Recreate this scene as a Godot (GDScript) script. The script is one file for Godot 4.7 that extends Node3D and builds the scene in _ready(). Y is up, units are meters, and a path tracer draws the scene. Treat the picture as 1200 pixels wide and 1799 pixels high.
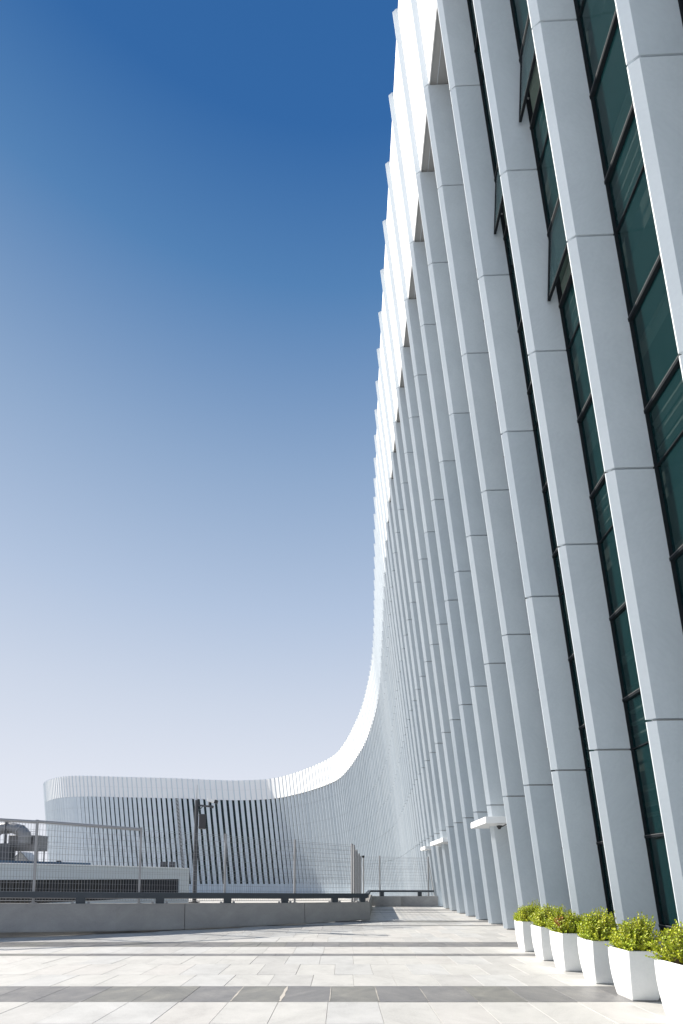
extends Node3D
# A white office building with leaning fins curves round a paved terrace with a parapet, fences and a row of planters.
# Plan positions are Vector2(x to the right, d away from the camera); v3() turns them into world space.

const LEAN := 0.115          # all fins lean to the left by this much per metre
const BACK := 0.008
const LEVELS := [0.0, 3.60, 7.16, 10.73, 14.28, 18.85, 21.73]
const FASCIA := 21.73
const TOP := 27.0
var rng := RandomNumberGenerator.new()
var M := {}
var names := {}

# ---------------------------------------------------------------- helpers
func v3(p: Vector2, y: float) -> Vector3:
	return Vector3(p.x, y, -p.y)
func lean(p: Vector2, y: float) -> Vector3:
	return Vector3(p.x - LEAN * y, y, -(p.y - BACK * y))
func mb() -> SurfaceTool:
	var st := SurfaceTool.new()
	st.begin(Mesh.PRIMITIVE_TRIANGLES)
	st.set_smooth_group(-1)
	return st
func tri(st: SurfaceTool, a: Vector3, b: Vector3, c: Vector3, out: Vector3) -> void:
	if (c - a).cross(b - a).dot(out) < 0.0:
		var t := b
		b = c
		c = t
	st.add_vertex(a)
	st.add_vertex(b)
	st.add_vertex(c)
func quad(st: SurfaceTool, a: Vector3, b: Vector3, c: Vector3, d: Vector3, out: Vector3) -> void:
	tri(st, a, b, c, out)
	tri(st, a, c, d, out)
func prism(st: SurfaceTool, plan: Array, y0: float, y1: float, leaning := true) -> void:
	var lo: Array[Vector3] = []
	var hi: Array[Vector3] = []
	var mid := Vector3.ZERO
	for p in plan:
		lo.append(lean(p, y0) if leaning else v3(p, y0))
		hi.append(lean(p, y1) if leaning else v3(p, y1))
		mid += lo[-1] + hi[-1]
	var n := plan.size()
	mid /= 2.0 * n
	for i in n:
		var j := (i + 1) % n
		var m := (lo[i] + lo[j] + hi[i] + hi[j]) / 4.0
		# side faces: outward from the polygon, found from its turning direction
		var e := lo[j] - lo[i]
		var o := Vector3(e.z, 0, -e.x) * (1.0 if area(plan) > 0.0 else -1.0)
		quad(st, lo[i], lo[j], hi[j], hi[i], o)
	var idx := Geometry2D.triangulate_polygon(PackedVector2Array(plan))
	for t in range(0, idx.size(), 3):
		tri(st, lo[idx[t]], lo[idx[t + 1]], lo[idx[t + 2]], Vector3.DOWN)
		tri(st, hi[idx[t]], hi[idx[t + 1]], hi[idx[t + 2]], Vector3.UP)
func area(plan: Array) -> float:
	var s := 0.0
	for i in plan.size():
		var a: Vector2 = plan[i]
		var b: Vector2 = plan[(i + 1) % plan.size()]
		s += a.x * b.y - b.x * a.y
	return -s
func box(st: SurfaceTool, c: Vector3, size: Vector3, b := Basis.IDENTITY, bevel := 0.0) -> void:
	var h := size / 2.0
	var pt := func(x: float, y: float, z: float) -> Vector3: return c + b * Vector3(x, y, z)
	var r := bevel
	for ax in 3:
		for s in [-1.0, 1.0]:
			var u := (ax + 1) % 3
			var w := (ax + 2) % 3
			var q: Array[Vector3] = []
			for k in [[-1, -1], [1, -1], [1, 1], [-1, 1]]:
				var p := Vector3.ZERO
				p[ax] = s * h[ax]
				p[u] = k[0] * (h[u] - r)
				p[w] = k[1] * (h[w] - r)
				q.append(c + b * p)
			var o := Vector3.ZERO
			o[ax] = s
			quad(st, q[0], q[1], q[2], q[3], b * o)
	if r <= 0.0:
		return
	for ax in 3:
		var u := (ax + 1) % 3
		var w := (ax + 2) % 3
		for su in [-1.0, 1.0]:
			for sw in [-1.0, 1.0]:
				var q: Array[Vector3] = []
				for k in [[-1, 0], [1, 0], [1, 1], [-1, 1]]:
					var p := Vector3.ZERO
					p[ax] = k[0] * (h[ax] - r)
					p[u] = su * (h[u] - (r if k[1] == 0 else 0.0))
					p[w] = sw * (h[w] - (0.0 if k[1] == 0 else r))
					q.append(c + b * p)
				var o := Vector3.ZERO
				o[u] = su
				o[w] = sw
				quad(st, q[0], q[1], q[2], q[3], b * o)
	for sx in [-1.0, 1.0]:
		for sy in [-1.0, 1.0]:
			for sz in [-1.0, 1.0]:
				var s := Vector3(sx, sy, sz)
				tri(st, c + b * (s * Vector3(h.x, h.y - r, h.z - r)), c + b * (s * Vector3(h.x - r, h.y, h.z - r)), c + b * (s * Vector3(h.x - r, h.y - r, h.z)), b * s)
func tube(st: SurfaceTool, pts: Array, radii: Array, sides := 8, caps := true) -> void:
	var rings := []
	for i in pts.size():
		var p: Vector3 = pts[i]
		var t: Vector3 = (pts[min(i + 1, pts.size() - 1)] - pts[max(i - 1, 0)]).normalized()
		var u := t.cross(Vector3.UP if absf(t.y) < 0.9 else Vector3.RIGHT).normalized()
		var w := t.cross(u)
		var ring: Array[Vector3] = []
		for k in sides:
			var a := TAU * (k + 0.5) / sides
			ring.append(p + (u * cos(a) + w * sin(a)) * float(radii[min(i, radii.size() - 1)]))
		rings.append(ring)
	for i in pts.size() - 1:
		for k in sides:
			var l := (k + 1) % sides
			quad(st, rings[i][k], rings[i][l], rings[i + 1][l], rings[i + 1][k], rings[i][k] + rings[i + 1][l] - pts[i] - pts[i + 1])
	if caps:
		for e in [[0, 1], [pts.size() - 1, pts.size() - 2]]:
			for k in range(1, sides - 1):
				tri(st, rings[e[0]][0], rings[e[0]][k], rings[e[0]][k + 1], pts[e[0]] - pts[e[1]])
func build(st: SurfaceTool, called: String, m: Material, parent: Node = self, smooth := false) -> MeshInstance3D:
	st.generate_normals()
	var o := MeshInstance3D.new()
	o.mesh = st.commit()
	o.material_override = m
	o.name = called if parent != self else numbered(called)
	parent.add_child(o, true)
	return o
func numbered(called: String) -> String:
	var n: int = names.get(called, 0)
	names[called] = n + 1
	return called if n == 0 else "%s_%03d" % [called, n]
func tag(o: Node, label: String, category: String, group := "") -> void:
	o.set_meta("label", label)
	o.set_meta("category", category)
	if group:
		o.set_meta("group", group)
func thing(called: String, at: Vector3, label: String, category: String, group := "") -> Node3D:
	var o := Node3D.new()
	o.name = numbered(called)
	add_child(o)
	o.position = at
	tag(o, label, category, group)
	return o
func part_node(called: String, parent: Node) -> Node3D:
	var o := Node3D.new()
	o.name = called
	parent.add_child(o, true)
	return o
func lin(r: float, g: float, b: float) -> Color:
	return Color(r, g, b).linear_to_srgb()
func noise(freq: float, octaves := 4, sd := 1) -> FastNoiseLite:
	var n := FastNoiseLite.new()
	n.seed = sd
	n.frequency = freq
	n.fractal_octaves = octaves
	return n
# a seamless square texture that mixes colours by layered noise; all colours linear
func stone(size: int, sd: int, cols: Array, coarse: float, fine: float, stretch := 1.0) -> ImageTexture:
	var a := noise(coarse, 5, sd)
	var b := noise(fine, 2, sd + 7)
	var c := noise(coarse * 4.0, 3, sd + 13)
	var img := Image.create(size, size, true, Image.FORMAT_RGB8)
	for y in size:
		for x in size:
			var ang := TAU * x / size
			var ang2 := TAU * y / size
			var R := size / TAU
			var p := Vector3(cos(ang) * R, sin(ang) * R, 0)
			var q := Vector3(p.x + cos(ang2) * R * stretch, p.y, sin(ang2) * R * stretch)
			var k := clampf(0.5 + 0.62 * a.get_noise_3dv(q) + 0.25 * c.get_noise_3dv(q) + 0.42 * b.get_noise_3dv(q * 1.0), 0.0, 1.0) * (cols.size() - 1)
			var i := mini(int(k), cols.size() - 2)
			var col: Color = (cols[i] as Color).lerp(cols[i + 1], k - i)
			img.set_pixel(x, y, col.linear_to_srgb())
	img.generate_mipmaps()
	return ImageTexture.create_from_image(img)
func mat(c: Color, rough := 0.6, metal := 0.0) -> StandardMaterial3D:
	var m := StandardMaterial3D.new()
	m.albedo_color = c
	m.roughness = rough
	m.metallic = metal
	return m
func tex_mat(t: Texture2D, metres: float, rough := 0.6, tint := Color.WHITE) -> StandardMaterial3D:
	var m := mat(tint, rough)
	m.albedo_texture = t
	m.uv1_triplanar = true
	m.uv1_world_triplanar = true
	m.uv1_scale = Vector3.ONE / metres
	return m

# ---------------------------------------------------------------- scene
func _ready() -> void:
	rng.seed = 20
	# camera: shifted lens, horizon low in the frame
	var cam := Camera3D.new()
	cam.name = "camera"
	add_child(cam)
	var f := 830.0
	cam.projection = Camera3D.PROJECTION_FRUSTUM
	cam.near = 0.1
	cam.far = 4000.0
	cam.keep_aspect = Camera3D.KEEP_HEIGHT
	cam.size = 1799.0 / f * cam.near
	cam.frustum_offset = Vector2(0.0, (1474.6 - 899.5) / f * cam.near)
	cam.position = Vector3(0, 1.5, 0)
	cam.rotation.x = atan(0.08)
	cam.current = true
	# sky: a clear gradient, deep blue high up and milky at the horizon
	var env := Environment.new()
	env.background_mode = Environment.BG_SKY
	env.tonemap_mode = Environment.TONE_MAPPER_LINEAR
	env.tonemap_exposure = 1.62
	env.sdfgi_enabled = true
	env.ssao_enabled = true
	env.ssil_enabled = true
	var stops := [[-90.0, Color(.42, .42, .42)], [-1.0, Color(.60, .61, .66)], [0.0, Color(.83, .86, .93)], [10.0, Color(.75, .79, .885)], [20.0, Color(.61, .68, .81)], [30.0, Color(.45, .555, .735)], [42.0, Color(.275, .40, .605)], [54.0, Color(.09, .225, .465)], [61.0, Color(.036, .14, .38)], [75.0, Color(.025, .115, .33)], [90.0, Color(.02, .10, .30)]]
	var img := Image.create(64, 1024, false, Image.FORMAT_RGBF)
	for y in 1024:
		var el := 90.0 - (y + 0.5) / 1024.0 * 180.0
		var c: Color = stops[-1][1]
		for i in stops.size() - 1:
			if el >= stops[i][0] and el < stops[i + 1][0]:
				c = (stops[i][1] as Color).lerp(stops[i + 1][1], (el - stops[i][0]) / (stops[i + 1][0] - stops[i][0]))
		for x in 64:
			img.set_pixel(x, y, c)
	var pan := PanoramaSkyMaterial.new()
	pan.panorama = ImageTexture.create_from_image(img)
	var sky := Sky.new()
	sky.sky_material = pan
	env.sky = sky
	env.background_energy_multiplier = 1.0 / 1.62
	var we := WorldEnvironment.new()
	we.name = "world"
	we.environment = env
	add_child(we)
	var sun := DirectionalLight3D.new()
	sun.name = "sun"
	add_child(sun)
	sun.light_energy = 1.55
	sun.light_color = Color(1.0, 0.965, 0.91)
	sun.light_angular_distance = 0.5
	sun.shadow_enabled = true
	sun.look_at_from_position(Vector3(-1.31, 1.0, -0.445), Vector3.ZERO)

	make_materials()
	make_ground()
	make_building()
	make_parapets()
	make_fences()
	make_pole()
	make_low_building()
	make_planters()

func make_materials() -> void:
	var paint := stone(256, 5, [Color(.585, .65, .705), Color(.62, .685, .74), Color(.65, .715, .77)], 0.012, 0.2)
	M.fin = tex_mat(paint, 3.0, 0.42)
	M.fins = [M.fin, tex_mat(paint, 3.7, 0.45, Color(.985, .985, .985)), tex_mat(paint, 4.3, 0.4, Color(.965, .97, .975))]
	M.core = mat(lin(.40, .41, .42), 0.7)
	M.white = mat(lin(.84, .85, .86), 0.45)
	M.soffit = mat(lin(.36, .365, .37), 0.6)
	M.inner = mat(lin(.30, .31, .31), 0.9)
	M.slab = mat(lin(.26, .36, .34), 0.9)
	M.room = mat(lin(.12, .14, .14), 0.9)
	M.blind = mat(lin(.5, .62, .58), 0.8)
	M.glass = mat(Color(lin(.005, .027, .032), 0.54), 0.03)
	M.glass.transparency = BaseMaterial3D.TRANSPARENCY_ALPHA
	M.glass.metallic_specular = 0.22
	M.frame = mat(lin(.018, .022, .026), 0.8)
	M.frame.metallic_specular = 0.15
	M.trim = mat(lin(.12, .12, .125), 0.7)
	M.alu = mat(lin(.32, .32, .33), 0.4, 0.4)
	var la := [Color(.44, .438, .432), Color(.505, .503, .495), Color(.535, .532, .523), Color(.58, .577, .568)]
	M.light = []
	for k in 5:
		var s: float = [0.96, 1.0, 1.02, 0.985, 1.01][k]
		M.light.append(tex_mat(lt(la, 40 + k % 2), 1.7 + 0.13 * k, 0.62, Color(s, s * [1.0, .995, .985, 1.005, .99][k], s * [1.0, .99, .975, 1.01, .985][k]).clamp()))
	var da := [Color(.15, .15, .155), Color(.20, .20, .205), Color(.225, .222, .222), Color(.29, .285, .28)]
	M.dark = []
	for k in 4:
		var s: float = [0.96, 1.0, 1.0, 0.98][k]
		M.dark.append(tex_mat(lt(da, 50 + k % 2), 1.4 + 0.17 * k, 0.5, Color(s, s, s * [1.0, 1.0, .97, 1.0][k])))
	M.mortar = mat(lin(.50, .47, .43), 0.9)
	M.grout = mat(lin(.48, .47, .45), 0.9)
	M.earth = tex_mat(stone(256, 71, [Color(.44, .435, .42), Color(.53, .52, .50), Color(.58, .57, .55)], 0.02, 0.2), 6.0, 0.95)
	var ca := [Color(.25, .25, .25), Color(.305, .303, .30), Color(.33, .328, .323), Color(.38, .378, .372)]
	M.concrete = tex_mat(stone(512, 81, ca, 0.008, 0.25), 2.6, 0.85)
	M.rail = mat(lin(.042, .055, .07), 0.5)
	M.steel = mat(lin(.34, .345, .36), 0.5, 0.3)
	M.wire = mat(lin(.30, .31, .33), 0.5, 0.2)
	M.black = mat(lin(.015, .016, .018), 0.4)
	M.pole = mat(lin(.065, .07, .08), 0.5)
	M.cabinet = mat(lin(.05, .048, .055), 0.5)
	M.pot = tex_mat(stone(256, 91, [Color(.80, .82, .835), Color(.835, .855, .87), Color(.855, .875, .89)], 0.01, 0.1), 0.9, 0.38)
	M.soil = mat(lin(.05, .038, .028), 0.95)
	M.leaf = mat(Color.WHITE, 0.45)
	M.leaf.vertex_color_use_as_albedo = true
	M.leaf.backlight_enabled = true
	M.leaf.backlight = Color(.62, .62, .09)
	M.stem = mat(lin(.10, .075, .04), 0.8)
	M.metal_wall = mat(lin(.50, .55, .58), 0.5)
	M.duct = mat(lin(.23, .235, .245), 0.5, 0.3)
	M.blue = mat(lin(.06, .12, .2), 0.6)
	M.canvas = mat(lin(.75, .75, .74), 0.8)
	M.timber = mat(lin(.42, .3, .2), 0.8)
var _lt := {}
func lt(cols: Array, sd: int) -> ImageTexture:
	if not _lt.has(sd):
		_lt[sd] = stone(512, sd, cols, 0.007, 0.3)
	return _lt[sd]

# ---------------------------------------------------------------- ground and terrace
const WALL := [Vector2(-13.5, 10.2), Vector2(-8.44, 11.83), Vector2(-7.19, 12.28), Vector2(-6.02, 12.75), Vector2(-4.47, 13.6), Vector2(-1.19, 15.35), Vector2(1.0, 16.83)]
func wall_x(d: float) -> float:
	for i in WALL.size() - 1:
		if d <= WALL[i + 1].y:
			return lerpf(WALL[i].x, WALL[i + 1].x, (d - WALL[i].y) / (WALL[i + 1].y - WALL[i].y))
	return 1.0 + (d - 16.83) * 0.08
func make_ground() -> void:
	var st := mb()
	quad(st, Vector3(-1500, -3.0, 1500), Vector3(1500, -3.0, 1500), Vector3(1500, -3.0, -1500), Vector3(-1500, -3.0, -1500), Vector3.UP)
	var g := build(st, "ground", M.earth)
	g.set_meta("kind", "structure")
	st = mb()
	prism(st, [Vector2(-13.5, -9), Vector2(7.4, -9), Vector2(7.4, 24.85), Vector2(1.75, 24.85), Vector2(1.1, 16.95), Vector2(-1.19, 15.5), Vector2(-4.47, 13.8), Vector2(-7.19, 12.4), Vector2(-13.5, 10.4)], -3.2, -0.012, false)
	var terrace := build(st, "terrace", M.grout)
	terrace.set_meta("kind", "structure")
	# rows of paving: near edge, far edge, dark?
	var rows := [[2.43, 3.28, 0], [3.28, 4.13, 0], [4.13, 4.98, 0], [4.98, 5.83, 0], [5.83, 6.66, 1], [6.66, 7.43, 0], [7.43, 8.31, 0], [8.31, 9.17, 0], [9.17, 9.44, 1], [9.44, 10.35, 0], [10.35, 11.11, 1], [11.11, 11.97, 0], [11.97, 12.83, 0], [12.83, 13.7, 0], [13.7, 14.72, 0], [14.72, 14.98, 1], [14.98, 15.9, 0], [15.9, 16.55, 1], [16.55, 17.5, 0], [17.5, 18.4, 0], [18.4, 19.3, 0], [19.3, 20.3, 0], [20.3, 20.6, 1], [20.6, 21.5, 0], [21.5, 22.2, 1], [22.2, 23.2, 0], [23.2, 24.3, 0]]
	var meshes := {}
	var far_st := {}
	for k in rows.size():
		var a: float = rows[k][0] + 0.002
		var b: float = rows[k][1] - 0.002
		var dark: bool = rows[k][2] == 1
		var mid := (a + b) / 2.0
		var w := 0.6 if b - a > 0.3 else 0.9
		var off := 0.02 + 0.022 * mid + (0.3 if k % 2 == (1 if k < 5 else 0) else 0.0)
		if k == 4:
			off = 0.02 + 0.022 * mid + 0.3
		var x0 := wall_x(b) - 0.3 if b > 10.2 else -12.6
		var n0 := int(floor((x0 - off) / w))
		var n1 := int(ceil((5.55 - off) / w))
		for n in range(n0, n1):
			var xa := off + n * w + 0.0022
			var xb := off + (n + 1) * w - 0.0022
			var px_left := 600.0 + 830.0 * xb / mid
			var big := k >= 2 and k <= 10 and px_left > -30 and 600.0 + 830.0 * xa / mid < 1240
			var pal: Array = M.dark if dark else M.light
			var vi := rng.randi() % pal.size()
			var lift := rng.randf_range(-0.0018, 0.0018)
			if big:
				var key := "%d_%.2f" % [k, w]
				if not meshes.has(key):
					var s2 := mb()
					slab(s2, Vector3.ZERO, w - 0.0044, b - a)
					s2.generate_normals()
					meshes[key] = s2.commit()
				var o := MeshInstance3D.new()
				o.mesh = meshes[key]
				o.material_override = pal[vi]
				o.name = "paving_slab"
				o.position = Vector3((xa + xb) / 2.0, lift, -mid)
				terrace.add_child(o, true)
			else:
				var fk := "%d_%d" % [int(dark), vi]
				if not far_st.has(fk):
					far_st[fk] = [mb(), pal[vi]]
				slab(far_st[fk][0], Vector3((xa + xb) / 2.0, lift, -mid), w - 0.0044, b - a)
	for fk in far_st:
		var o := build(far_st[fk][0], "distant_paving", far_st[fk][1], terrace)
		o.set_meta("kind", "stuff")
	# mortar that has oozed out of some joints of the wide dark band
	for e in [[-.743, .055], [-1.343, .022], [.457, .012], [1.057, .010], [-.143, .012]]:
		st = mb()
		var l := []
		var q := []
		for j in 9:
			var d := 5.85 + .79 * j / 8.0
			var m: float = e[1] * (.25 + .75 * sin(PI * clampf((j + 1.0) / 9.0, 0, 1))) * rng.randf_range(.5, 1.1)
			l.append(Vector3(e[0] - m * rng.randf_range(.3, .8), .0032, -d))
			q.append(Vector3(e[0] + m * rng.randf_range(.3, .8), .0032, -d))
		for j in 8:
			quad(st, l[j], q[j], q[j + 1], l[j + 1], Vector3.UP)
		build(st, "mortar_smear", M.mortar, terrace)
	# the part of the terrace behind the camera
	st = mb()
	prism(st, [Vector2(-13.4, -8.9), Vector2(7.3, -8.9), Vector2(7.3, 2.42), Vector2(-13.4, 2.42)], -0.02, 0.0, false)
	build(st, "paving_behind", M.light[1], terrace)
	st = mb()
	prism(st, [Vector2(5.56, 2.43), Vector2(7.3, 2.43), Vector2(7.3, 24.6), Vector2(5.56, 24.6)], -0.02, 0.004, false)
	build(st, "threshold", M.grout, terrace)
func slab(st: SurfaceTool, c: Vector3, w: float, d: float) -> void:
	var r := 0.002
	var t := 0.02
	var x := w / 2.0
	var z := d / 2.0
	var up := Vector3.UP
	quad(st, c + Vector3(-x + r, 0, -z + r), c + Vector3(x - r, 0, -z + r), c + Vector3(x - r, 0, z - r), c + Vector3(-x + r, 0, z - r), up)
	var inn := [Vector3(-x + r, 0, -z + r), Vector3(x - r, 0, -z + r), Vector3(x - r, 0, z - r), Vector3(-x + r, 0, z - r)]
	var mid := [Vector3(-x, -r, -z), Vector3(x, -r, -z), Vector3(x, -r, z), Vector3(-x, -r, z)]
	for i in 4:
		var j := (i + 1) % 4
		var out: Vector3 = mid[i] + mid[j]
		quad(st, c + inn[i], c + inn[j], c + mid[j], c + mid[i], out + up)
		quad(st, c + mid[i], c + mid[j], c + mid[j] - up * t, c + mid[i] - up * t, out)

# ---------------------------------------------------------------- the big building
const PLAN := [Vector2(4.40, 1.75), Vector2(4.49, 4.75), Vector2(4.57, 9.25), Vector2(4.67, 13.74), Vector2(4.76, 18.2), Vector2(4.88, 22.8), Vector2(5.02, 26.0), Vector2(5.30, 30.5), Vector2(5.62, 35.0), Vector2(6.08, 42.0), Vector2(6.42, 48.0), Vector2(6.56, 54.0), Vector2(6.45, 60.5), Vector2(5.95, 70.0), Vector2(5.05, 78.0), Vector2(3.6, 88.0), Vector2(1.5, 97.3), Vector2(-1.9, 104.5), Vector2(-6.2, 111.3), Vector2(-10.0, 116.2), Vector2(-14.5, 120.7), Vector2(-19.5, 122.9), Vector2(-27.0, 123.6), Vector2(-40.0, 120.9), Vector2(-53.8, 119.1), Vector2(-62.0, 118.0), Vector2(-67.0, 118.6), Vector2(-72.0, 121.4), Vector2(-77.0, 126.0), Vector2(-80.2, 130.5), Vector2(-82.5, 137.0), Vector2(-83.5, 146.0)]
func plan_points() -> Array:
	var c := Curve2D.new()
	for i in PLAN.size():
		var t: Vector2 = (PLAN[min(i + 1, PLAN.size() - 1)] - PLAN[max(i - 1, 0)]).normalized()
		var a: float = PLAN[i].distance_to(PLAN[max(i - 1, 0)]) / 3.0
		var b: float = PLAN[i].distance_to(PLAN[min(i + 1, PLAN.size() - 1)]) / 3.0
		c.add_point(PLAN[i], -t * a, t * b)
	c.bake_interval = 0.05
	var out := []
	var s := 0.0
	while s < c.get_baked_length():
		var p := c.sample_baked(s)
		out.append(p)
		s += lerpf(1.5, 1.12, clampf((-28.0 - p.x) / 24.0, 0.0, 1.0)) if p.x > -52.0 else lerpf(1.12, 0.95, clampf((-52.0 - p.x) / 12.0, 0.0, 1.0))
	return out
func make_building() -> void:
	var B := thing("office_building", v3(Vector2(5.5, 14.0), 0), "huge white curved building clad in leaning vertical fins under a white top band", "building")
	B.position = Vector3.ZERO
	var P := plan_points()
	var n := P.size()
	var far := []     # 0 where the facade runs away from the camera, 1 where it faces it
	var inward := []
	for i in n:
		var t: Vector2 = (P[min(i + 1, n - 1)] - P[max(i - 1, 0)]).normalized()
		far.append(smoothstep(0.35, 0.95, -t.x))
		inward.append(Vector2(t.y, -t.x))
	var low := func(i: int) -> float: return 0.0 if P[i].y < 24.6 else -3.0
	# fins
	for i in n:
		var w := lerpf(0.71, 0.88, far[i])
		var o: Vector2 = P[i]
		var profile := [o, o + Vector2(.10, -.056), o + Vector2(w, -.074), o + Vector2(w, .062), o + Vector2(0, .013)]
		var core := [o + Vector2(.085, -.008), o + Vector2(.125, -.012), o + Vector2(w - .01, -.028), o + Vector2(w - .01, .040), o + Vector2(.085, .010)]
		var rw := lerpf(.17, .27, far[i])
		var rib := [o, o + Vector2(.10, -.056), o + Vector2(rw, -.058), o + Vector2(rw, .05), o + Vector2(0, .013)]
		var y0: float = low.call(i)
		var lv: Array = LEVELS.duplicate()
		lv[0] = y0 + (0.03 if y0 > -1 else 0.0)
		var single := i > 44
		var fin: Node3D
		if single:
			var st := mb()
			for k in lv.size() - 1:
				prism(st, profile, lv[k] + (0.0 if k == 0 else .014), lv[k + 1] - .014)
			prism(st, rib, FASCIA + .012, TOP + .12)
			fin = build(st, "fin", M.fins[rng.randi() % 3], B)
		else:
			fin = part_node("fin", B)
			for k in lv.size() - 1:
				var st := mb()
				prism(st, profile, lv[k] + (0.0 if k == 0 else .017), lv[k + 1] - .017)
				build(st, "panel", M.fins[rng.randi() % 3], fin)
			var st := mb()
			prism(st, rib, FASCIA + .012, TOP + .12)
			build(st, "rib", M.fin, fin)
		var st2 := mb()
		prism(st2, core, y0, FASCIA)
		build(st2, "core", M.core, fin)
	# bays: fascia, soffit, glazing between fin i (farther) and fin i - 1 (nearer)
	var inner := []
	for i in range(1, n):
		var a: Vector2 = P[i]
		var b: Vector2 = P[i - 1]
		var q: float = far[i]
		var w := lerpf(0.71, 0.88, q)
		var inn: Vector2 = inward[i]
		var p1 := a + Vector2(.135, -.015).lerp(Vector2(.24, -.01), q)
		var p2 := b + Vector2(.135, .030).lerp(Vector2(.015, .03), q)
		var st := mb()
		if a.x < -17.0:
			prism(st, [p1, p2, p2 + inn * .03, p1 + inn * .03], 24.42, TOP)
			build(st, "fascia_panel", M.white, B)
			st = mb()
			prism(st, [p1, p2, p2 + inn * .03, p1 + inn * .03], FASCIA, 24.40)
		else:
			prism(st, [p1, p2, p2 + inn * .03, p1 + inn * .03], FASCIA, TOP)
		build(st, "fascia_panel", M.white, B)
		var g1 := a + Vector2(w - .05, -.05).lerp(Vector2(w - .06, .03), q)
		var g2 := b + Vector2(w - .05, .055).lerp(Vector2(.10, .058), q)
		inner.append([g1, g2, inn])
		st = mb()
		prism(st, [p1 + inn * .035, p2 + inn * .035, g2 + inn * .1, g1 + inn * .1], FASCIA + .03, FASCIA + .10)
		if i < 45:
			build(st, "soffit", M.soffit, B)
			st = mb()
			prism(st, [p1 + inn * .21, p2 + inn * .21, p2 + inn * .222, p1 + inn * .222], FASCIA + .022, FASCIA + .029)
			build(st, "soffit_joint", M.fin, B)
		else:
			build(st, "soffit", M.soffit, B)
		var y0: float = low.call(i)
		var bottom := 0.72 if y0 > -1 else -0.26
		if i <= 14:
			glazed_bay(B, i, g1, g2, inn)
		else:
			st = mb()
			prism(st, [g1, g2, g2 + inn * .02, g1 + inn * .02], bottom, FASCIA + .02)
			build(st, "window_pane", M.glass, B)
			st = mb()
			prism(st, [g1 - inn * .01, g2 - inn * .01, g2 + inn * .1, g1 + inn * .1], y0, bottom - .005)
			build(st, "plinth", M.fin, B)
	# the wall behind the glass, the roof
	var wall := mb()
	var roof := mb()
	for k in inner.size():
		var d := 4.2 if k < 22 else 0.9
		var a: Vector2 = inner[k][0] + inner[k][2] * d
		var b: Vector2 = (inner[k - 1][0] + inner[k - 1][2] * (4.2 if k - 1 < 22 else 0.9)) if k > 0 else inner[k][1] + inner[k][2] * d
		quad(wall, lean(a, -3), lean(b, -3), lean(b, 26.6), lean(a, 26.6), -v3(inner[k][2], 0))
		var a2: Vector2 = P[k + 1] + Vector2(.15, .03)
		var b2: Vector2 = P[k] + Vector2(.15, .03)
		quad(roof, lean(a2, 26.7), lean(b2, 26.7), lean(b2 + inward[k] * 5.5, 26.7), lean(a2 + inward[k + 1] * 5.5, 26.7), Vector3.UP)
	build(wall, "inner_wall", M.inner, B)
	build(roof, "roof", M.white, B)
	# floors of the rooms behind the near glazing
	var e: Array = inner[21]
	var s: Array = inner[0]
	for k in range(1, LEVELS.size()):
		var y: float = LEVELS[k]
		var st := mb()
		prism(st, [s[1] + s[2] * .16, e[0] + e[2] * .16, e[0] + e[2] * 4.1, s[1] + s[2] * 4.1], y - .32, y + .06)
		build(st, "floor_slab", M.slab, B)
		for dd in [0.9, 2.2, 3.4]:
			st = mb()
			prism(st, [s[1] + s[2] * dd, e[0] + e[2] * dd, e[0] + e[2] * (dd + .16), s[1] + s[2] * (dd + .16)], y - .42, y - .33)
			build(st, "ceiling_beam", M.blind, B)
	# lamp hanging at the first canopy
	var lamp := thing("wall_lamp", Vector3(4.36, 2.87, -12.98), "small black lamp on a curved arm under the nearest canopy", "lamp")
	var ls := mb()
	tube(ls, [Vector3(.2, .09, 0), Vector3(.1, .03, 0), Vector3(0, .0, 0)], [.012], 6)
	build(ls, "arm", M.black, lamp)
	ls = mb()
	tube(ls, [Vector3(0, .06, 0), Vector3(0, .045, 0), Vector3(0, -.01, 0), Vector3(0, -.05, 0)], [.02, .085, .05, .03], 10)
	build(ls, "shade", M.black, lamp)
	# canopies over the doors
	for c in [[3.96, 12.9, 14.4], [4.25, 19.8, 22.6], [4.46, 25.2, 26.6]]:
		var st := mb()
		box(st, Vector3((c[0] + 5.2) / 2.0, 3.07, -(c[1] + c[2]) / 2.0), Vector3(5.2 - c[0], .18, c[2] - c[1]), Basis.IDENTITY, .006)
		build(st, "canopy", M.white, B)
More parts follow.
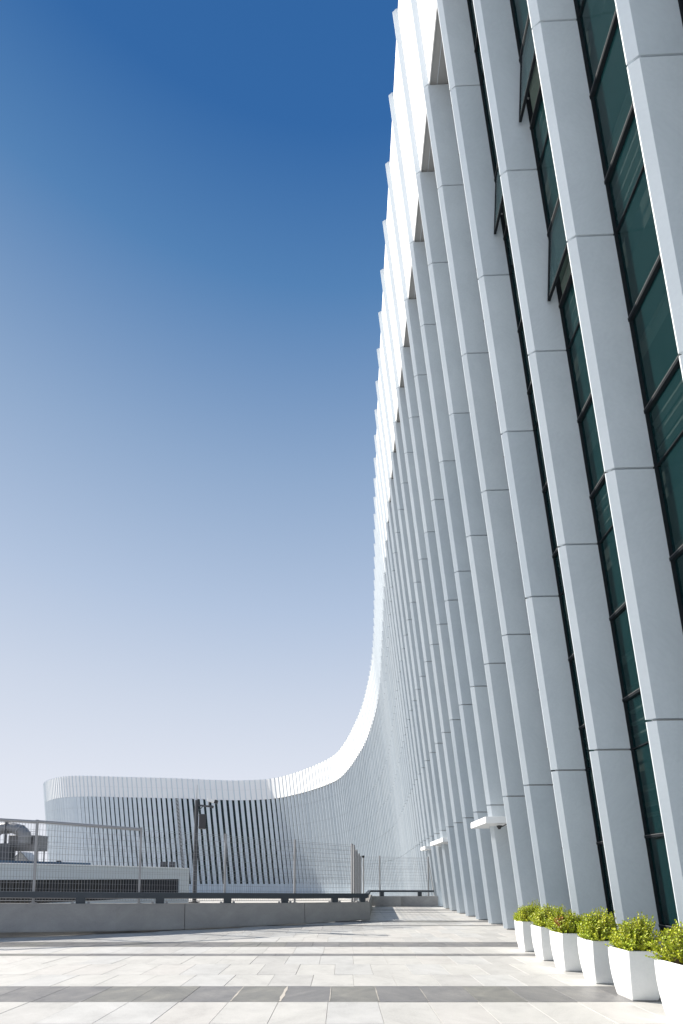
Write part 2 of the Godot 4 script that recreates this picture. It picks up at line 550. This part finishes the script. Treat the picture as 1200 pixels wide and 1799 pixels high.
func glazed_bay(B: Node3D, i: int, g1: Vector2, g2: Vector2, inn: Vector2) -> void:
	var W := part_node("window", B)
	var cuts := [0.05, 0.72, 2.15]
	for k in range(1, 6):
		cuts.append(LEVELS[k])
		cuts.append(LEVELS[k] + 0.82)
		cuts.append(LEVELS[k] + 2.22)
	cuts.append(FASCIA + .02)
	var ins := [g1 + inn * .02, g2 + inn * .02, g2 + inn * .034, g1 + inn * .034]
	for k in cuts.size() - 1:
		var is_open := false
		for v in [[4, 3], [4, 4], [5, 4]]:
			if v[0] == i and absf(cuts[k] - (LEVELS[v[1]] + .82)) < .01:
				is_open = true
		var st := mb()
		if not is_open:
			prism(st, ins, cuts[k], cuts[k + 1])
			build(st, "pane", M.glass, W)
		else:
			vent(W, g1, g2, inn, cuts[k], cuts[k + 1])
		if k > 0:
			var seam: bool = (k - 3) % 3 == 0 and k >= 3
			var hh := .009 if seam else .022
			st = mb()
			var o := -inn * (.006 if seam else .03)
			prism(st, [g1 + o, g2 + o, g2 + inn * .05, g1 + inn * .05], cuts[k] - hh, cuts[k] + hh)
			build(st, "transom", M.frame, W)
			if not seam:
				st = mb()
				o = -inn * .034
				prism(st, [g1 + o, g2 + o, g2 - inn * .029, g1 - inn * .029], cuts[k] + hh - .004, cuts[k] + hh + .004)
				build(st, "transom_trim", M.trim, W)
		if (k - 3) % 3 == 0 and k >= 3:
			for y in [.2, .4, .6]:
				st = mb()
				prism(st, [g1 + inn * .045, g2 + inn * .045, g2 + inn * .13, g1 + inn * .13], cuts[k] + y, cuts[k] + y + .03)
				build(st, "spandrel_slat", M.blind, W)
	for e in [[g1, (g2 - g1).normalized()], [g2, (g1 - g2).normalized()]]:
		var st := mb()
		var p: Vector2 = e[0]
		var t: Vector2 = e[1]
		prism(st, [p - inn * .02, p - inn * .02 + t * .04, p + inn * .06 + t * .04, p + inn * .06], 0.05, FASCIA + .02)
		build(st, "mullion", M.frame, W)
func vent(W: Node3D, g1: Vector2, g2: Vector2, inn: Vector2, y0: float, y1: float) -> void:
	var V := part_node("opened_vent", W)
	var t := (g2 - g1).normalized()
	var a := g1 + t * .09
	var b := g2 - t * .09
	var swing := .21
	var up0 := lean(a, y1 - .04)
	var up1 := lean(b, y1 - .04)
	var out := -v3(inn, 0).normalized()
	var lo0 := lean(a, y0 + .04) + out * swing + Vector3(0, .06, 0)
	var lo1 := lean(b, y0 + .04) + out * swing + Vector3(0, .06, 0)
	var nn := (lo0 - up0).cross(up1 - up0).normalized()
	if nn.dot(out) < 0:
		nn = -nn
	var st := mb()
	var th := nn * .02
	for s in [1.0, -1.0]:
		quad(st, up0 + th * s, up1 + th * s, lo1 + th * s, lo0 + th * s, nn * s)
	build(st, "pane", M.glass, V)
	st = mb()
	for e in [[up0, lo0], [up1, lo1], [up0, up1], [lo0, lo1]]:
		var m: Vector3 = (e[0] + e[1]) / 2.0
		var z: Vector3 = (e[1] - e[0]).normalized()
		var x := nn.cross(z).normalized()
		box(st, m, Vector3(.06, .05, e[0].distance_to(e[1]) + .05), Basis(x, nn, z))
	build(st, "frame", M.frame, V)
	st = mb()
	for e in [[lo0, lean(a, y0 + .5)], [lo1, lean(b, y0 + .5)]]:
		tube(st, [e[0].lerp(up0 if e[0] == lo0 else up1, .35), e[1]], [.012], 5)
	build(st, "stay", M.alu, V)

# ---------------------------------------------------------------- parapets and rails
func wall_top(x: float) -> float:
	return lerpf(.845, .62, clampf((x + 8.44) / 9.44, -.3, 1.0))
func make_parapets() -> void:
	# left parapet: three precast units along the terrace edge and a short return
	var W := thing("parapet_wall", Vector3.ZERO, "long low grey concrete wall along the left edge of the terrace", "wall")
	var units := [[0, 4], [4, 5], [5, 6]]
	var cuts := [Vector2(-13.5, 10.2), Vector2(-4.49, 13.59), Vector2(-1.17, 15.36), Vector2(1.0, 16.83)]
	var pts := WALL.duplicate()
	for u in units:
		var st := mb()
		var seg := []
		for k in range(u[0], u[1] + 1):
			seg.append(pts[k])
		loft_wall(st, seg, 0.0)
		build(st, "wall_unit", M.concrete, W)
		st = mb()
		for k in seg.size() - 1:
			coping(st, seg[k], seg[k + 1])
		build(st, "coping", M.concrete, W)
	var st := mb()
	var r0 := Vector2(1.0, 16.83)
	var r1 := Vector2(1.58, 24.5)
	prism(st, [r0 + Vector2(-.01, .02), r0 + Vector2(-.34, .0), r1 + Vector2(-.34, 0), r1], 0.0, .60, false)
	build(st, "return_wall", M.concrete, W)
	var W2 := thing("parapet_wall", Vector3.ZERO, "short low grey concrete wall closing the far end of the terrace", "wall")
	for e in [[1.2, 3.06], [3.075, 4.9]]:
		st = mb()
		prism(st, [Vector2(e[0], 24.55), Vector2(e[1], 24.55 - .1 * (e[1] - 1.2)), Vector2(e[1], 24.85), Vector2(e[0], 24.85)], 0.0, .52, false)
		build(st, "wall_unit", M.concrete, W2)
	# rails
	var R := thing("guard_rail", Vector3.ZERO, "dark blue grey flat rail on stubby blocks above the left terrace wall", "railing")
	st = mb()
	var c := []
	for p in WALL:
		c.append(p + Vector2(-.07, .15))
	for k in c.size() - 1:
		var a: Vector2 = c[k]
		var b: Vector2 = c[k + 1]
		rail_piece(st, a, b, wall_top(a.x) + .145, wall_top(b.x) + .145, .155, .145)
	build(st, "beam", M.rail, R)
	for x in [145.0, 283.0, 401.0, 501.0, 588.0, 636.0]:
		var p := on_line(c, x)
		st = mb()
		box(st, v3(p, wall_top(p.x) + .07), Vector3(.22, .16, .12), Basis(Vector3.UP, .45), .004)
		build(st, "support_block", M.rail, R)
		st = mb()
		for s in [-1, 1]:
			box(st, v3(p + Vector2(.17 * s, .08 * s), wall_top(p.x) + .02), Vector3(.06, .05, .06), Basis(Vector3.UP, .45))
		build(st, "bracket", M.steel, R)
	var R2 := thing("guard_rail", Vector3.ZERO, "dark rail on blocks along the far end wall and its return", "railing")
	st = mb()
	rail_piece(st, Vector2(.86, 17.2), Vector2(1.42, 24.3), .74, .72, .11, .14)
	rail_piece(st, Vector2(1.36, 24.62), Vector2(4.75, 24.4), .73, .73, .10, .14)
	build(st, "beam", M.rail, R2)
	for x in [2.1, 4.05]:
		st = mb()
		box(st, Vector3(x, .625, -24.6), Vector3(.2, .22, .12), Basis.IDENTITY, .004)
		build(st, "support_block", M.rail, R2)
func on_line(c: Array, px: float) -> Vector2:
	var r := (px - 600.0) / 830.0
	for k in c.size() - 1:
		var a: Vector2 = c[k]
		var b: Vector2 = c[k + 1]
		var fa := a.x - r * a.y
		var fb := b.x - r * b.y
		if fa * fb <= 0.0:
			return a.lerp(b, fa / (fa - fb))
	return c[-1]
func rail_piece(st: SurfaceTool, a: Vector2, b: Vector2, ya: float, yb: float, h: float, t: float) -> void:
	var n := (b - a).normalized().orthogonal() * t / 2.0
	var q := [a + n, b + n, b - n, a - n]
	var y := [ya, yb, yb, ya]
	var lo := []
	var hi := []
	for k in 4:
		lo.append(v3(q[k], y[k]))
		hi.append(v3(q[k], y[k] + h))
	var mid: Vector3 = (lo[0] + hi[2]) / 2.0
	for k in 4:
		var l := (k + 1) % 4
		quad(st, lo[k], lo[l], hi[l], hi[k], (lo[k] + hi[l]) / 2.0 - mid)
	quad(st, lo[0], lo[1], lo[2], lo[3], Vector3.DOWN)
	quad(st, hi[0], hi[1], hi[2], hi[3], Vector3.UP)
func loft_wall(st: SurfaceTool, seg: Array, y_base: float) -> void:
	# front profile: (share of height, offset towards the camera); the foot curves out
	var prof := [[-0.02, -.22], [0.0, -.22], [0.0, .030], [.06, .034], [.14, .028], [.3, .016], [.55, .004], [1.0, 0.0]]
	var rings := []
	for k in seg.size():
		var p: Vector2 = seg[k]
		var d: Vector2 = (seg[min(k + 1, seg.size() - 1)] - seg[max(k - 1, 0)]).normalized()
		var q := p + d * (.008 if k == 0 else (-.008 if k == seg.size() - 1 else 0.0))
		var o := Vector2(d.y, -d.x)
		var ring := []
		for e in prof:
			var gap := .014 + .13 * clampf((-4.2 - p.x) / 4.5, 0.0, 1.3)
			ring.append(v3(q + o * e[1], maxf(gap + e[0] * (wall_top(p.x) - .02 - gap), -.02 if ring.is_empty() else 0.0) if not ring.is_empty() else -.02))
		ring.append(v3(q - o * .30, wall_top(p.x) - .02))
		ring.append(v3(q - o * .30, -.02))
		rings.append([ring, v3(o, 0)])
	for k in rings.size() - 1:
		var A: Array = rings[k][0]
		var B: Array = rings[k + 1][0]
		for j in A.size() - 1:
			var o: Vector3 = rings[k][1]
			if j == A.size() - 3:
				o = Vector3.UP
			elif j == A.size() - 2:
				o = -o
			quad(st, A[j], B[j], B[j + 1], A[j + 1], o)
	for e in [[0, 1], [rings.size() - 1, rings.size() - 2]]:
		var A: Array = rings[e[0]][0]
		var o: Vector3 = A[0] - rings[e[1]][0][0]
		for j in range(1, A.size() - 1):
			tri(st, A[0], A[j], A[j + 1], o)
func coping(st: SurfaceTool, a: Vector2, b: Vector2) -> void:
	var d := (b - a).normalized()
	var o := Vector2(d.y, -d.x)
	rail_piece(st, a + d * .006 - o * .143, b - d * .006 - o * .143, wall_top(a.x) - .02, wall_top(b.x) - .02, .02, .30)

# ---------------------------------------------------------------- fences
func make_fences() -> void:
	var left := [[Vector2(-10.9, 11.25), 3.05], [Vector2(-7.95, 12.27), 2.97], [Vector2(-5.63, 13.22), 2.87], [Vector2(-3.54, 14.4), 2.80], [Vector2(-1.52, 15.4), 2.70], [Vector2(.37, 16.75), 2.66]]
	var F := thing("mesh_fence", Vector3.ZERO, "grey welded mesh fence behind the long left wall, with a tube along its first panels", "fence")
	fence(F, left, true)
	var F2 := thing("mesh_fence", Vector3.ZERO, "mesh fence seen edge on, running back beside the far parapet corner", "fence")
	fence(F2, [[Vector2(.46, 17.4), 2.66], [Vector2(.64, 19.9), 2.63], [Vector2(.84, 22.4), 2.60], [Vector2(1.0, 24.6), 2.58]], false)
	var F3 := thing("mesh_fence", Vector3.ZERO, "fine mesh fence above the wall at the far end of the terrace", "fence")
	fence(F3, [[Vector2(1.15, 24.95), 2.6], [Vector2(2.01, 24.9), 2.6], [Vector2(4.53, 24.7), 2.54]], false)
	var st := mb()
	tube(st, [Vector3(4.53, 2.5, -24.72), Vector3(4.86, .55, -24.9)], [.02], 6)
	build(st, "brace", M.steel, F3)
	# small camera on a stalk
	var C := thing("security_camera", Vector3(.86, 2.47, -22.4), "tiny dome camera on a thin stalk at the fence corner", "camera")
	st = mb()
	tube(st, [Vector3(-.02, 0, 0), Vector3(.15, .03, 0)], [.012], 6)
	build(st, "stalk", M.steel, C)
	st = mb()
	tube(st, [Vector3(.17, .05, 0), Vector3(.17, .02, 0), Vector3(.17, -.04, 0), Vector3(.17, -.07, 0)], [.05, .065, .05, .02], 8)
	build(st, "dome", M.black, C)
func fence(F: Node3D, posts: Array, tubed: bool) -> void:
	for k in posts.size():
		var p: Vector2 = posts[k][0]
		var y: float = posts[k][1]
		var b := (wall_top(p.x) if p.y < 17 else .5) - .03
		var st := mb()
		box(st, v3(p, (b + y) / 2.0), Vector3(.06, y - b, .06), Basis(Vector3.UP, .4), .006)
		var post := build(st, "post", M.steel, F)
		st = mb()
		box(st, v3(p, b + .035), Vector3(.13, .012, .13), Basis(Vector3.UP, .4))
		build(st, "foot_plate", M.steel, post)
		st = mb()
		box(st, v3(p, y + .012), Vector3(.07, .024, .07), Basis(Vector3.UP, .4), .005)
		build(st, "cap", M.steel, post)
	for k in posts.size() - 1:
		var a: Vector2 = posts[k][0]
		var c: Vector2 = posts[k + 1][0]
		var ya: float = posts[k][1]
		var yc: float = posts[k + 1][1]
		var ba := (wall_top(a.x) if a.y < 17 else .5) + .06
		var bc := (wall_top(c.x) if c.y < 17 else .5) + .06
		var len := a.distance_to(c)
		var st := mb()
		var n := int(len / .066)
		for j in range(1, n):
			var t := float(j) / n
			var p := a.lerp(c, t)
			tube(st, [v3(p, lerpf(ba, bc, t)), v3(p, lerpf(ya, yc, t) - .07)], [.0042], 4, false)
		var rows := 13
		for j in rows + 1:
			var t := float(j) / rows
			var fold := .025 if j % 4 == 1 else 0.0
			var y0 := lerpf(ba, ya - .08, t)
			var y1 := lerpf(bc, yc - .08, t)
			tube(st, [v3(a, y0), v3(c, y1)], [.0046], 4, false)
			if fold > 0.0:
				tube(st, [v3(a, y0 + .05), v3(c, y1 + .05)], [.0046], 4, false)
		var m := build(st, "mesh_panel", M.wire, F)
		m.set_meta("kind", "stuff")
		st = mb()
		for j in 2:
			tube(st, [v3(a, ba + .07 * j), v3(c, bc + .07 * j)], [.010], 5)
		build(st, "bottom_bar", M.steel, F)
		if tubed and k < 2:
			st = mb()
			tube(st, [v3(a, ya - .02), v3(c, yc - .03)], [.042], 10)
			build(st, "top_tube", M.steel, F)

# ---------------------------------------------------------------- camera pole on the wall
func make_pole() -> void:
	var at := Vector3(-4.36, .74, -14.1)
	var o := thing("camera_pole", at, "dark grey pole with cabinet, arm and surveillance camera behind the left wall", "pole")
	var st := mb()
	tube(st, [Vector3(0, -.02, 0), Vector3(0, 3.07, 0)], [.062, .052], 12)
	build(st, "pole", M.pole, o)
	st = mb()
	box(st, Vector3(0, .02, 0), Vector3(.26, .03, .26), Basis.IDENTITY, .004)
	build(st, "base_plate", M.pole, o)
	st = mb()
	tube(st, [Vector3(0, 3.06, 0), Vector3(0, 3.55, 0)], [.009, .004], 5)
	build(st, "lightning_rod", M.pole, o)
	st = mb()
	tube(st, [Vector3(.03, 2.92, 0), Vector3(.50, 2.87, 0)], [.03, .028], 8)
	tube(st, [Vector3(.03, 2.72, 0), Vector3(.2, 2.9, 0)], [.014], 6)
	tube(st, [Vector3(.42, 2.88, 0), Vector3(.50, 2.86, 0)], [.045], 8)
	build(st, "arm", M.pole, o)
	st = mb()
	box(st, Vector3(.19, 2.42, .02), Vector3(.20, .44, .16), Basis(Vector3.UP, .25), .012)
	build(st, "cabinet", M.cabinet, o)
	st = mb()
	box(st, Vector3(.08, 2.6, 0), Vector3(.06, .04, .05))
	box(st, Vector3(.08, 2.25, 0), Vector3(.06, .04, .05))
	build(st, "clamp", M.steel, o)
	var c := part_node("camera_head", o)
	st = mb()
	tube(st, [Vector3(.36, 2.9, 0), Vector3(.36, 3.02, 0)], [.016], 6)
	build(st, "stand", M.steel, c)
	st = mb()
	box(st, Vector3(.47, 3.05, .02), Vector3(.28, .10, .12), Basis(Vector3(0, 0, 1), -.22), .015)
	build(st, "housing", M.white, c)
	st = mb()
	box(st, Vector3(.585, 3.015, .02), Vector3(.09, .11, .125), Basis(Vector3(0, 0, 1), -.22), .01)
	build(st, "lens_hood", M.black, c)

# ---------------------------------------------------------------- low building and rooftop things at the left
func make_low_building() -> void:
	var path := [Vector2(-46, 37), Vector2(-38, 44), Vector2(-33.0, 50), Vector2(-29.0, 58), Vector2(-26.6, 66), Vector2(-25.0, 73), Vector2(-24.6, 76), Vector2(-25.2, 78.5), Vector2(-27, 80)]
	var o := thing("low_building", Vector3.ZERO, "low pale grey curved annex with a dark louvred band, seen through the left fence", "building")
	var wall := mb()
	var band := mb()
	for k in path.size() - 1:
		var a: Vector2 = path[k]
		var b: Vector2 = path[k + 1]
		var inn := (b - a).normalized().orthogonal()
		if inn.x > 0:
			inn = -inn
		if k == path.size() - 2 or k == path.size() - 3:
			inn = Vector2(-.8, .2)
		prism(wall, [a, b, b + inn * .5, a + inn * .5], 1.22, 2.85, false)
		if k > 0 and k < 5:
			var nl := int(a.distance_to(b) / .42)
			for j in nl:
				var p := a.lerp(b, (j + .5) / nl)
				var st := mb()
				prism(st, [p + inn * .05, p + inn * .08 + (b - a).normalized() * .05, p + inn * .25 + (b - a).normalized() * .05, p + inn * .25], -1.3, 1.22, false)
				build(st, "louvre_blade", M.pole, o)
			prism(band, [a + inn * .4, b + inn * .4, b + inn * .5, a + inn * .5], -1.3, 1.22, false)
			prism(wall, [a, b, b + inn * .5, a + inn * .5], -3.0, -1.3, false)
		else:
			prism(wall, [a, b, b + inn * .5, a + inn * .5], -3.0, 1.215, false)
	build(wall, "wall", M.metal_wall, o)
	build(band, "louvre_back", M.black, o)
	var cop := mb()
	for k in path.size() - 3:
		rail_piece(cop, path[k] + Vector2(-.2, .1), path[k + 1] + Vector2(-.2, .1), 2.852, 2.852, .1, .7)
	build(cop, "coping", M.white, o)
	var st := mb()
	prism(st, [path[0] + Vector2(-.6, .2), path[2] + Vector2(-.6, .2), path[5] + Vector2(-.6, .2), Vector2(-27.5, 79), Vector2(-60, 79), Vector2(-60, 45)], 2.3, 2.6, false)
	build(st, "roof", M.duct, o)
	# rooftop box on legs
	var u := thing("rooftop_unit", v3(Vector2(-35.9, 54), 2.6), "grey metal box raised on legs above the low annex roof", "rooftop unit")
	st = mb()
	box(st, Vector3(0, 2.75, 0), Vector3(3.5, 1.75, 1.6), Basis.IDENTITY, .03)
	build(st, "casing", M.duct, u)
	for s in [[-1.5, -.6], [1.5, -.6], [-1.5, .6], [1.5, .6]]:
		st = mb()
		box(st, Vector3(s[0], .94, s[1]), Vector3(.1, 1.88, .1))
		build(st, "leg", M.steel, u)
	st = mb()
	for y in [3.85, 4.1]:
		tube(st, [Vector3(-1.6, y, 0), Vector3(.9, y, 0)], [.03], 5)
	for x in [-1.6, -.4, .9]:
		tube(st, [Vector3(x, 3.62, 0), Vector3(x, 4.1, 0)], [.025], 5)
	build(st, "handrail", M.steel, u)
	# large duct elbow
	var d := thing("duct", v3(Vector2(-37.2, 52.5), 2.6), "large curved grey duct elbow at the far left edge behind the fence", "duct")
	st = mb()
	var arc := []
	for k in 13:
		var a := PI * k / 12.0
		arc.append(Vector3(cos(a) * -1.9, 3.4 + sin(a) * 1.0, 0))
	arc.insert(0, Vector3(-1.9, 0, 0))
	arc.append(Vector3(1.9, 2.6, 0))
	tube(st, arc, [.62], 16)
	build(st, "elbow", M.duct, d)
	st = mb()
	for k in [1, 4, 7, 10, 13]:
		var p: Vector3 = arc[k]
		var t: Vector3 = (arc[k + 1] - arc[k - 1]).normalized() * .05
		tube(st, [p - t, p + t], [.68], 16)
	build(st, "flange", M.steel, d)
	st = mb()
	box(st, Vector3(.2, 1.3, .4), Vector3(1.4, 2.6, 1.0), Basis.IDENTITY, .03)
	build(st, "fan_housing", M.pole, d)
	st = mb()
	tube(st, [Vector3(.1, 2.6, .5), Vector3(.1, 5.3, .5)], [.14], 8)
	build(st, "stack", M.pole, d)
	# tent
	var tn := thing("tent", v3(Vector2(-37.4, 55), 2.6), "small white gabled tent below the raised grey box", "tent")
	st = mb()
	var pr := [Vector3(-1.0, 0, 0), Vector3(-.9, .9, 0), Vector3(0, 1.85, 0), Vector3(.9, .9, 0), Vector3(1.0, 0, 0)]
	for k in 4:
		quad(st, pr[k], pr[k + 1], pr[k + 1] + Vector3(0, 0, -2), pr[k] + Vector3(0, 0, -2), pr[k] + pr[k + 1] - Vector3(0, .8, 0))
	for z in [0.0, -2.0]:
		tri(st, pr[0], pr[1], pr[4], Vector3(0, 0, z + 1)) if z == 0.0 else tri(st, pr[0] + Vector3(0, 0, z), pr[1] + Vector3(0, 0, z), pr[4] + Vector3(0, 0, z), Vector3.FORWARD)
		tri(st, pr[1] + Vector3(0, 0, z), pr[3] + Vector3(0, 0, z), pr[4] + Vector3(0, 0, z), Vector3(0, 0, z + 1))
		tri(st, pr[1] + Vector3(0, 0, z), pr[2] + Vector3(0, 0, z), pr[3] + Vector3(0, 0, z), Vector3(0, 0, z + 1))
	build(st, "canvas", M.canvas, tn)
	st = mb()
	tube(st, [Vector3(-1.0, .82, .03), Vector3(0, 1.88, .03), Vector3(1.0, .82, .03)], [.05], 5)
	build(st, "ridge_frame", M.steel, tn)
	# blue duct along the roof edge
	st = mb()
	rail_piece(st, Vector2(-36.6, 47.6), Vector2(-30.6, 57.5), 3.0, 2.96, .26, .3)
	tag(build(st, "pipe_cover", M.blue), "long blue grey pipe cover along the annex roof edge", "pipe")
	st = mb()
	box(st, v3(Vector2(-32.6, 54.5), 3.2), Vector3(.38, .4, .4), Basis.IDENTITY, .02)
	tag(build(st, "roof_vent", M.pole), "small dark cube vent standing on the annex roof edge", "vent")
	# equipment shed rows on the roof
	for k in 2:
		st = mb()
		box(st, v3(Vector2(-28.0 + k * 1.35, 74.5), 3.2), Vector3(.75, 1.4, .8), Basis.IDENTITY, .03)
		var hb := build(st, "roof_hatch", M.pole)
		tag(hb, ["left one of two small dark boxes at the right end of the annex roof", "right one of two small dark boxes at the right end of the annex roof"][k], "hatch", "roof hatches")
	# ladder hanging on the far facade
	var L := thing("facade_ladder", Vector3.ZERO, "long narrow access ladder leaning along the far fins left of the pole", "ladder")
	var lx := Vector2(-39.6, 119.7)
	for s in [-.32, .32]:
		st = mb()
		var p := lx + Vector2(s, 0)
		tube(st, [lean(p, 1.0), lean(p, 21.6)], [.06], 5)
		build(st, "stile", M.pole, L)
	for k in 58:
		st = mb()
		var y := 1.2 + k * .35
		tube(st, [lean(lx + Vector2(-.32, 0), y), lean(lx + Vector2(.32, 0), y + .2)], [.06], 4)
		build(st, "rung", M.white, L)

# ---------------------------------------------------------------- planters
func make_planters() -> void:
	var spots := [Vector2(3.865, 9.845), Vector2(3.795, 8.805), Vector2(3.725, 7.835), Vector2(3.745, 6.945), Vector2(3.695, 6.035), Vector2(3.68, 5.10)]
	var words := ["white square planter farthest from the camera, first in the row", "second white planter from the far end of the row", "third white planter from the far end of the row", "fourth white planter from the far end of the row", "fifth white planter, standing on the wide dark paving band", "nearest white planter, cut off by the right edge of the picture"]
	var bush := ["clipped yellow green shrub in the farthest white planter", "yellow green shrub in the second planter from the far end", "yellow green shrub with an orange leaf tuft in the third planter", "yellow green shrub in the fourth planter from the far end", "full yellow green shrub in the planter on the dark band", "yellow green shrub in the nearest planter at the right edge"]
	var pot := planter_mesh(.012)
	var leaves := []
	for k in 6:
		leaves.append(shrub_mesh(100 + k, k == 2))
	for i in 6:
		var o := thing("planter", v3(spots[i], 0.0), words[i], "planter", "row of white planters")
		o.rotation.y = rng.randf_range(-.02, .02)
		var m := MeshInstance3D.new()
		m.mesh = pot
		m.material_override = M.pot
		m.name = "pot"
		o.add_child(m)
		var st := mb()
		box(st, Vector3(0, .55, 0), Vector3(.415, .03, .415))
		build(st, "soil", M.soil, o)
		st = mb()
		box(st, Vector3(0, .007, 0), Vector3(.31, .014, .31))
		build(st, "foot", M.core, o)
		var s := thing("shrub", v3(spots[i], .55), bush[i], "shrub", "shrubs in the white planters")
		var v: Array = leaves[i]
		var a := MeshInstance3D.new()
		a.mesh = v[0]
		a.material_override = M.leaf
		a.name = "foliage"
		a.set_meta("kind", "stuff")
		s.add_child(a)
		var b := MeshInstance3D.new()
		b.mesh = v[1]
		b.material_override = M.stem
		b.name = "stems"
		s.add_child(b)
		s.scale = Vector3(1, [.95, 1.0, 1.0, 1.08, 1.05, 1.0][i], 1)
func planter_mesh(base: float) -> ArrayMesh:
	var prof := [[.012, .160], [.03, .166], [.12, .183], [.24, .200], [.36, .212], [.48, .219], [.595, .2225], [.606, .219], [.606, .204], [.54, .203]]
	var st := SurfaceTool.new()
	st.begin(Mesh.PRIMITIVE_TRIANGLES)
	st.set_smooth_group(-1)
	var rc := .008
	for k in prof.size() - 1:
		var r0: float = prof[k][1]
		var r1: float = prof[k + 1][1]
		var y0: float = prof[k][0]
		var y1: float = prof[k + 1][0]
		var l0 := octo(r0, rc, y0)
		var l1 := octo(r1, rc, y1)
		for j in 8:
			var l := (j + 1) % 8
			var out: Vector3 = l0[j] + l0[l]
			out.y = 0
			if k == 7:
				out = Vector3.UP
			elif k == 8:
				out = -out
			quad(st, l0[j], l0[l], l1[l], l1[j], out)
	st.generate_normals()
	return st.commit()
func octo(r: float, c: float, y: float) -> Array:
	return [Vector3(r - c, y, r), Vector3(r, y, r - c), Vector3(r, y, -r + c), Vector3(r - c, y, -r), Vector3(-r + c, y, -r), Vector3(-r, y, -r + c), Vector3(-r, y, r - c), Vector3(-r + c, y, r)]
func shrub_mesh(sd: int, orange: bool) -> Array:
	var g := RandomNumberGenerator.new()
	g.seed = sd
	var st := SurfaceTool.new()
	st.begin(Mesh.PRIMITIVE_TRIANGLES)
	st.set_smooth_group(-1)
	var sm := mb()
	for k in 350:
		# each sprig starts in the soil and ends on or inside a rounded, uneven top
		var ang := g.randf() * TAU
		var rr := sqrt(g.randf())
		var sq := 1.0 / maxf(absf(cos(ang)), absf(sin(ang)))
		var foot := Vector3(cos(ang) * rr * .13, .0, sin(ang) * rr * .13)
		var reach := rr * minf(sq, 1.22) * .285
		var top := .235 + .12 * sqrt(maxf(0.0, 1.0 - rr * rr)) + g.randf_range(-.07, .06)
		if rr > .75:
			top = g.randf_range(.08, .27)
		top *= 1.0 + .14 * cos(ang - sd * 1.7) + .07 * cos(3.0 * ang + sd)
		if k % 24 == 5:
			top += g.randf_range(.03, .07)
		reach *= 1.0 + .10 * sin(2.0 * ang + sd * 2.1)
		var tip := Vector3(cos(ang) * reach, top, sin(ang) * reach)
		var bend := Vector3(foot.x * .6 + tip.x * .4, top * .45, foot.z * .6 + tip.z * .4)
		tube(sm, [foot, bend, tip], [.0035, .0028, .0015], 3, false)
		var hue := g.randf()
		var base := Color(.33, .45, .035).lerp(Color(.66, .67, .05), hue)
		if orange and tip.distance_to(Vector3(-.19, .27, .12)) < .10:
			base = Color(.42, .14, .03)
		var nl := 15
		for j in nl:
			var t := .32 + .68 * (j + .5) / nl
			var p := foot.lerp(bend, t / .5) if t < .5 else bend.lerp(tip, (t - .5) / .5)
			var axis := (tip - bend).normalized()
			var az := j * 2.4 + g.randf_range(-.4, .4)
			var side := Vector3(cos(az), 0, sin(az))
			var dir := (side * g.randf_range(.55, 1.1) + axis * .8).normalized()
			var len := g.randf_range(.024, .040)
			var wd := len * g.randf_range(.27, .36)
			var wv := dir.cross(axis + side * .3 + Vector3(g.randf() - .5, g.randf() - .5, g.randf() - .5) * .5).normalized() * wd
			var nv := wv.cross(dir).normalized() * wd * .35
			var col := base.lerp(Color(.28, .36, .035), g.randf() * .5)
			col = col * g.randf_range(.8, 1.2)
			st.set_color(Color(col.r, col.g, col.b))
			var a := p
			var m1 := p + dir * len * .5 + wv + nv
			var m2 := p + dir * len * .5 - wv + nv
			var m0 := p + dir * len * .5
			var e := p + dir * len
			tri(st, a, m1, e, Vector3.UP)
			tri(st, a, e, m2, Vector3.UP)
	st.generate_normals()
	sm.generate_normals()
	return [st.commit(), sm.commit()]
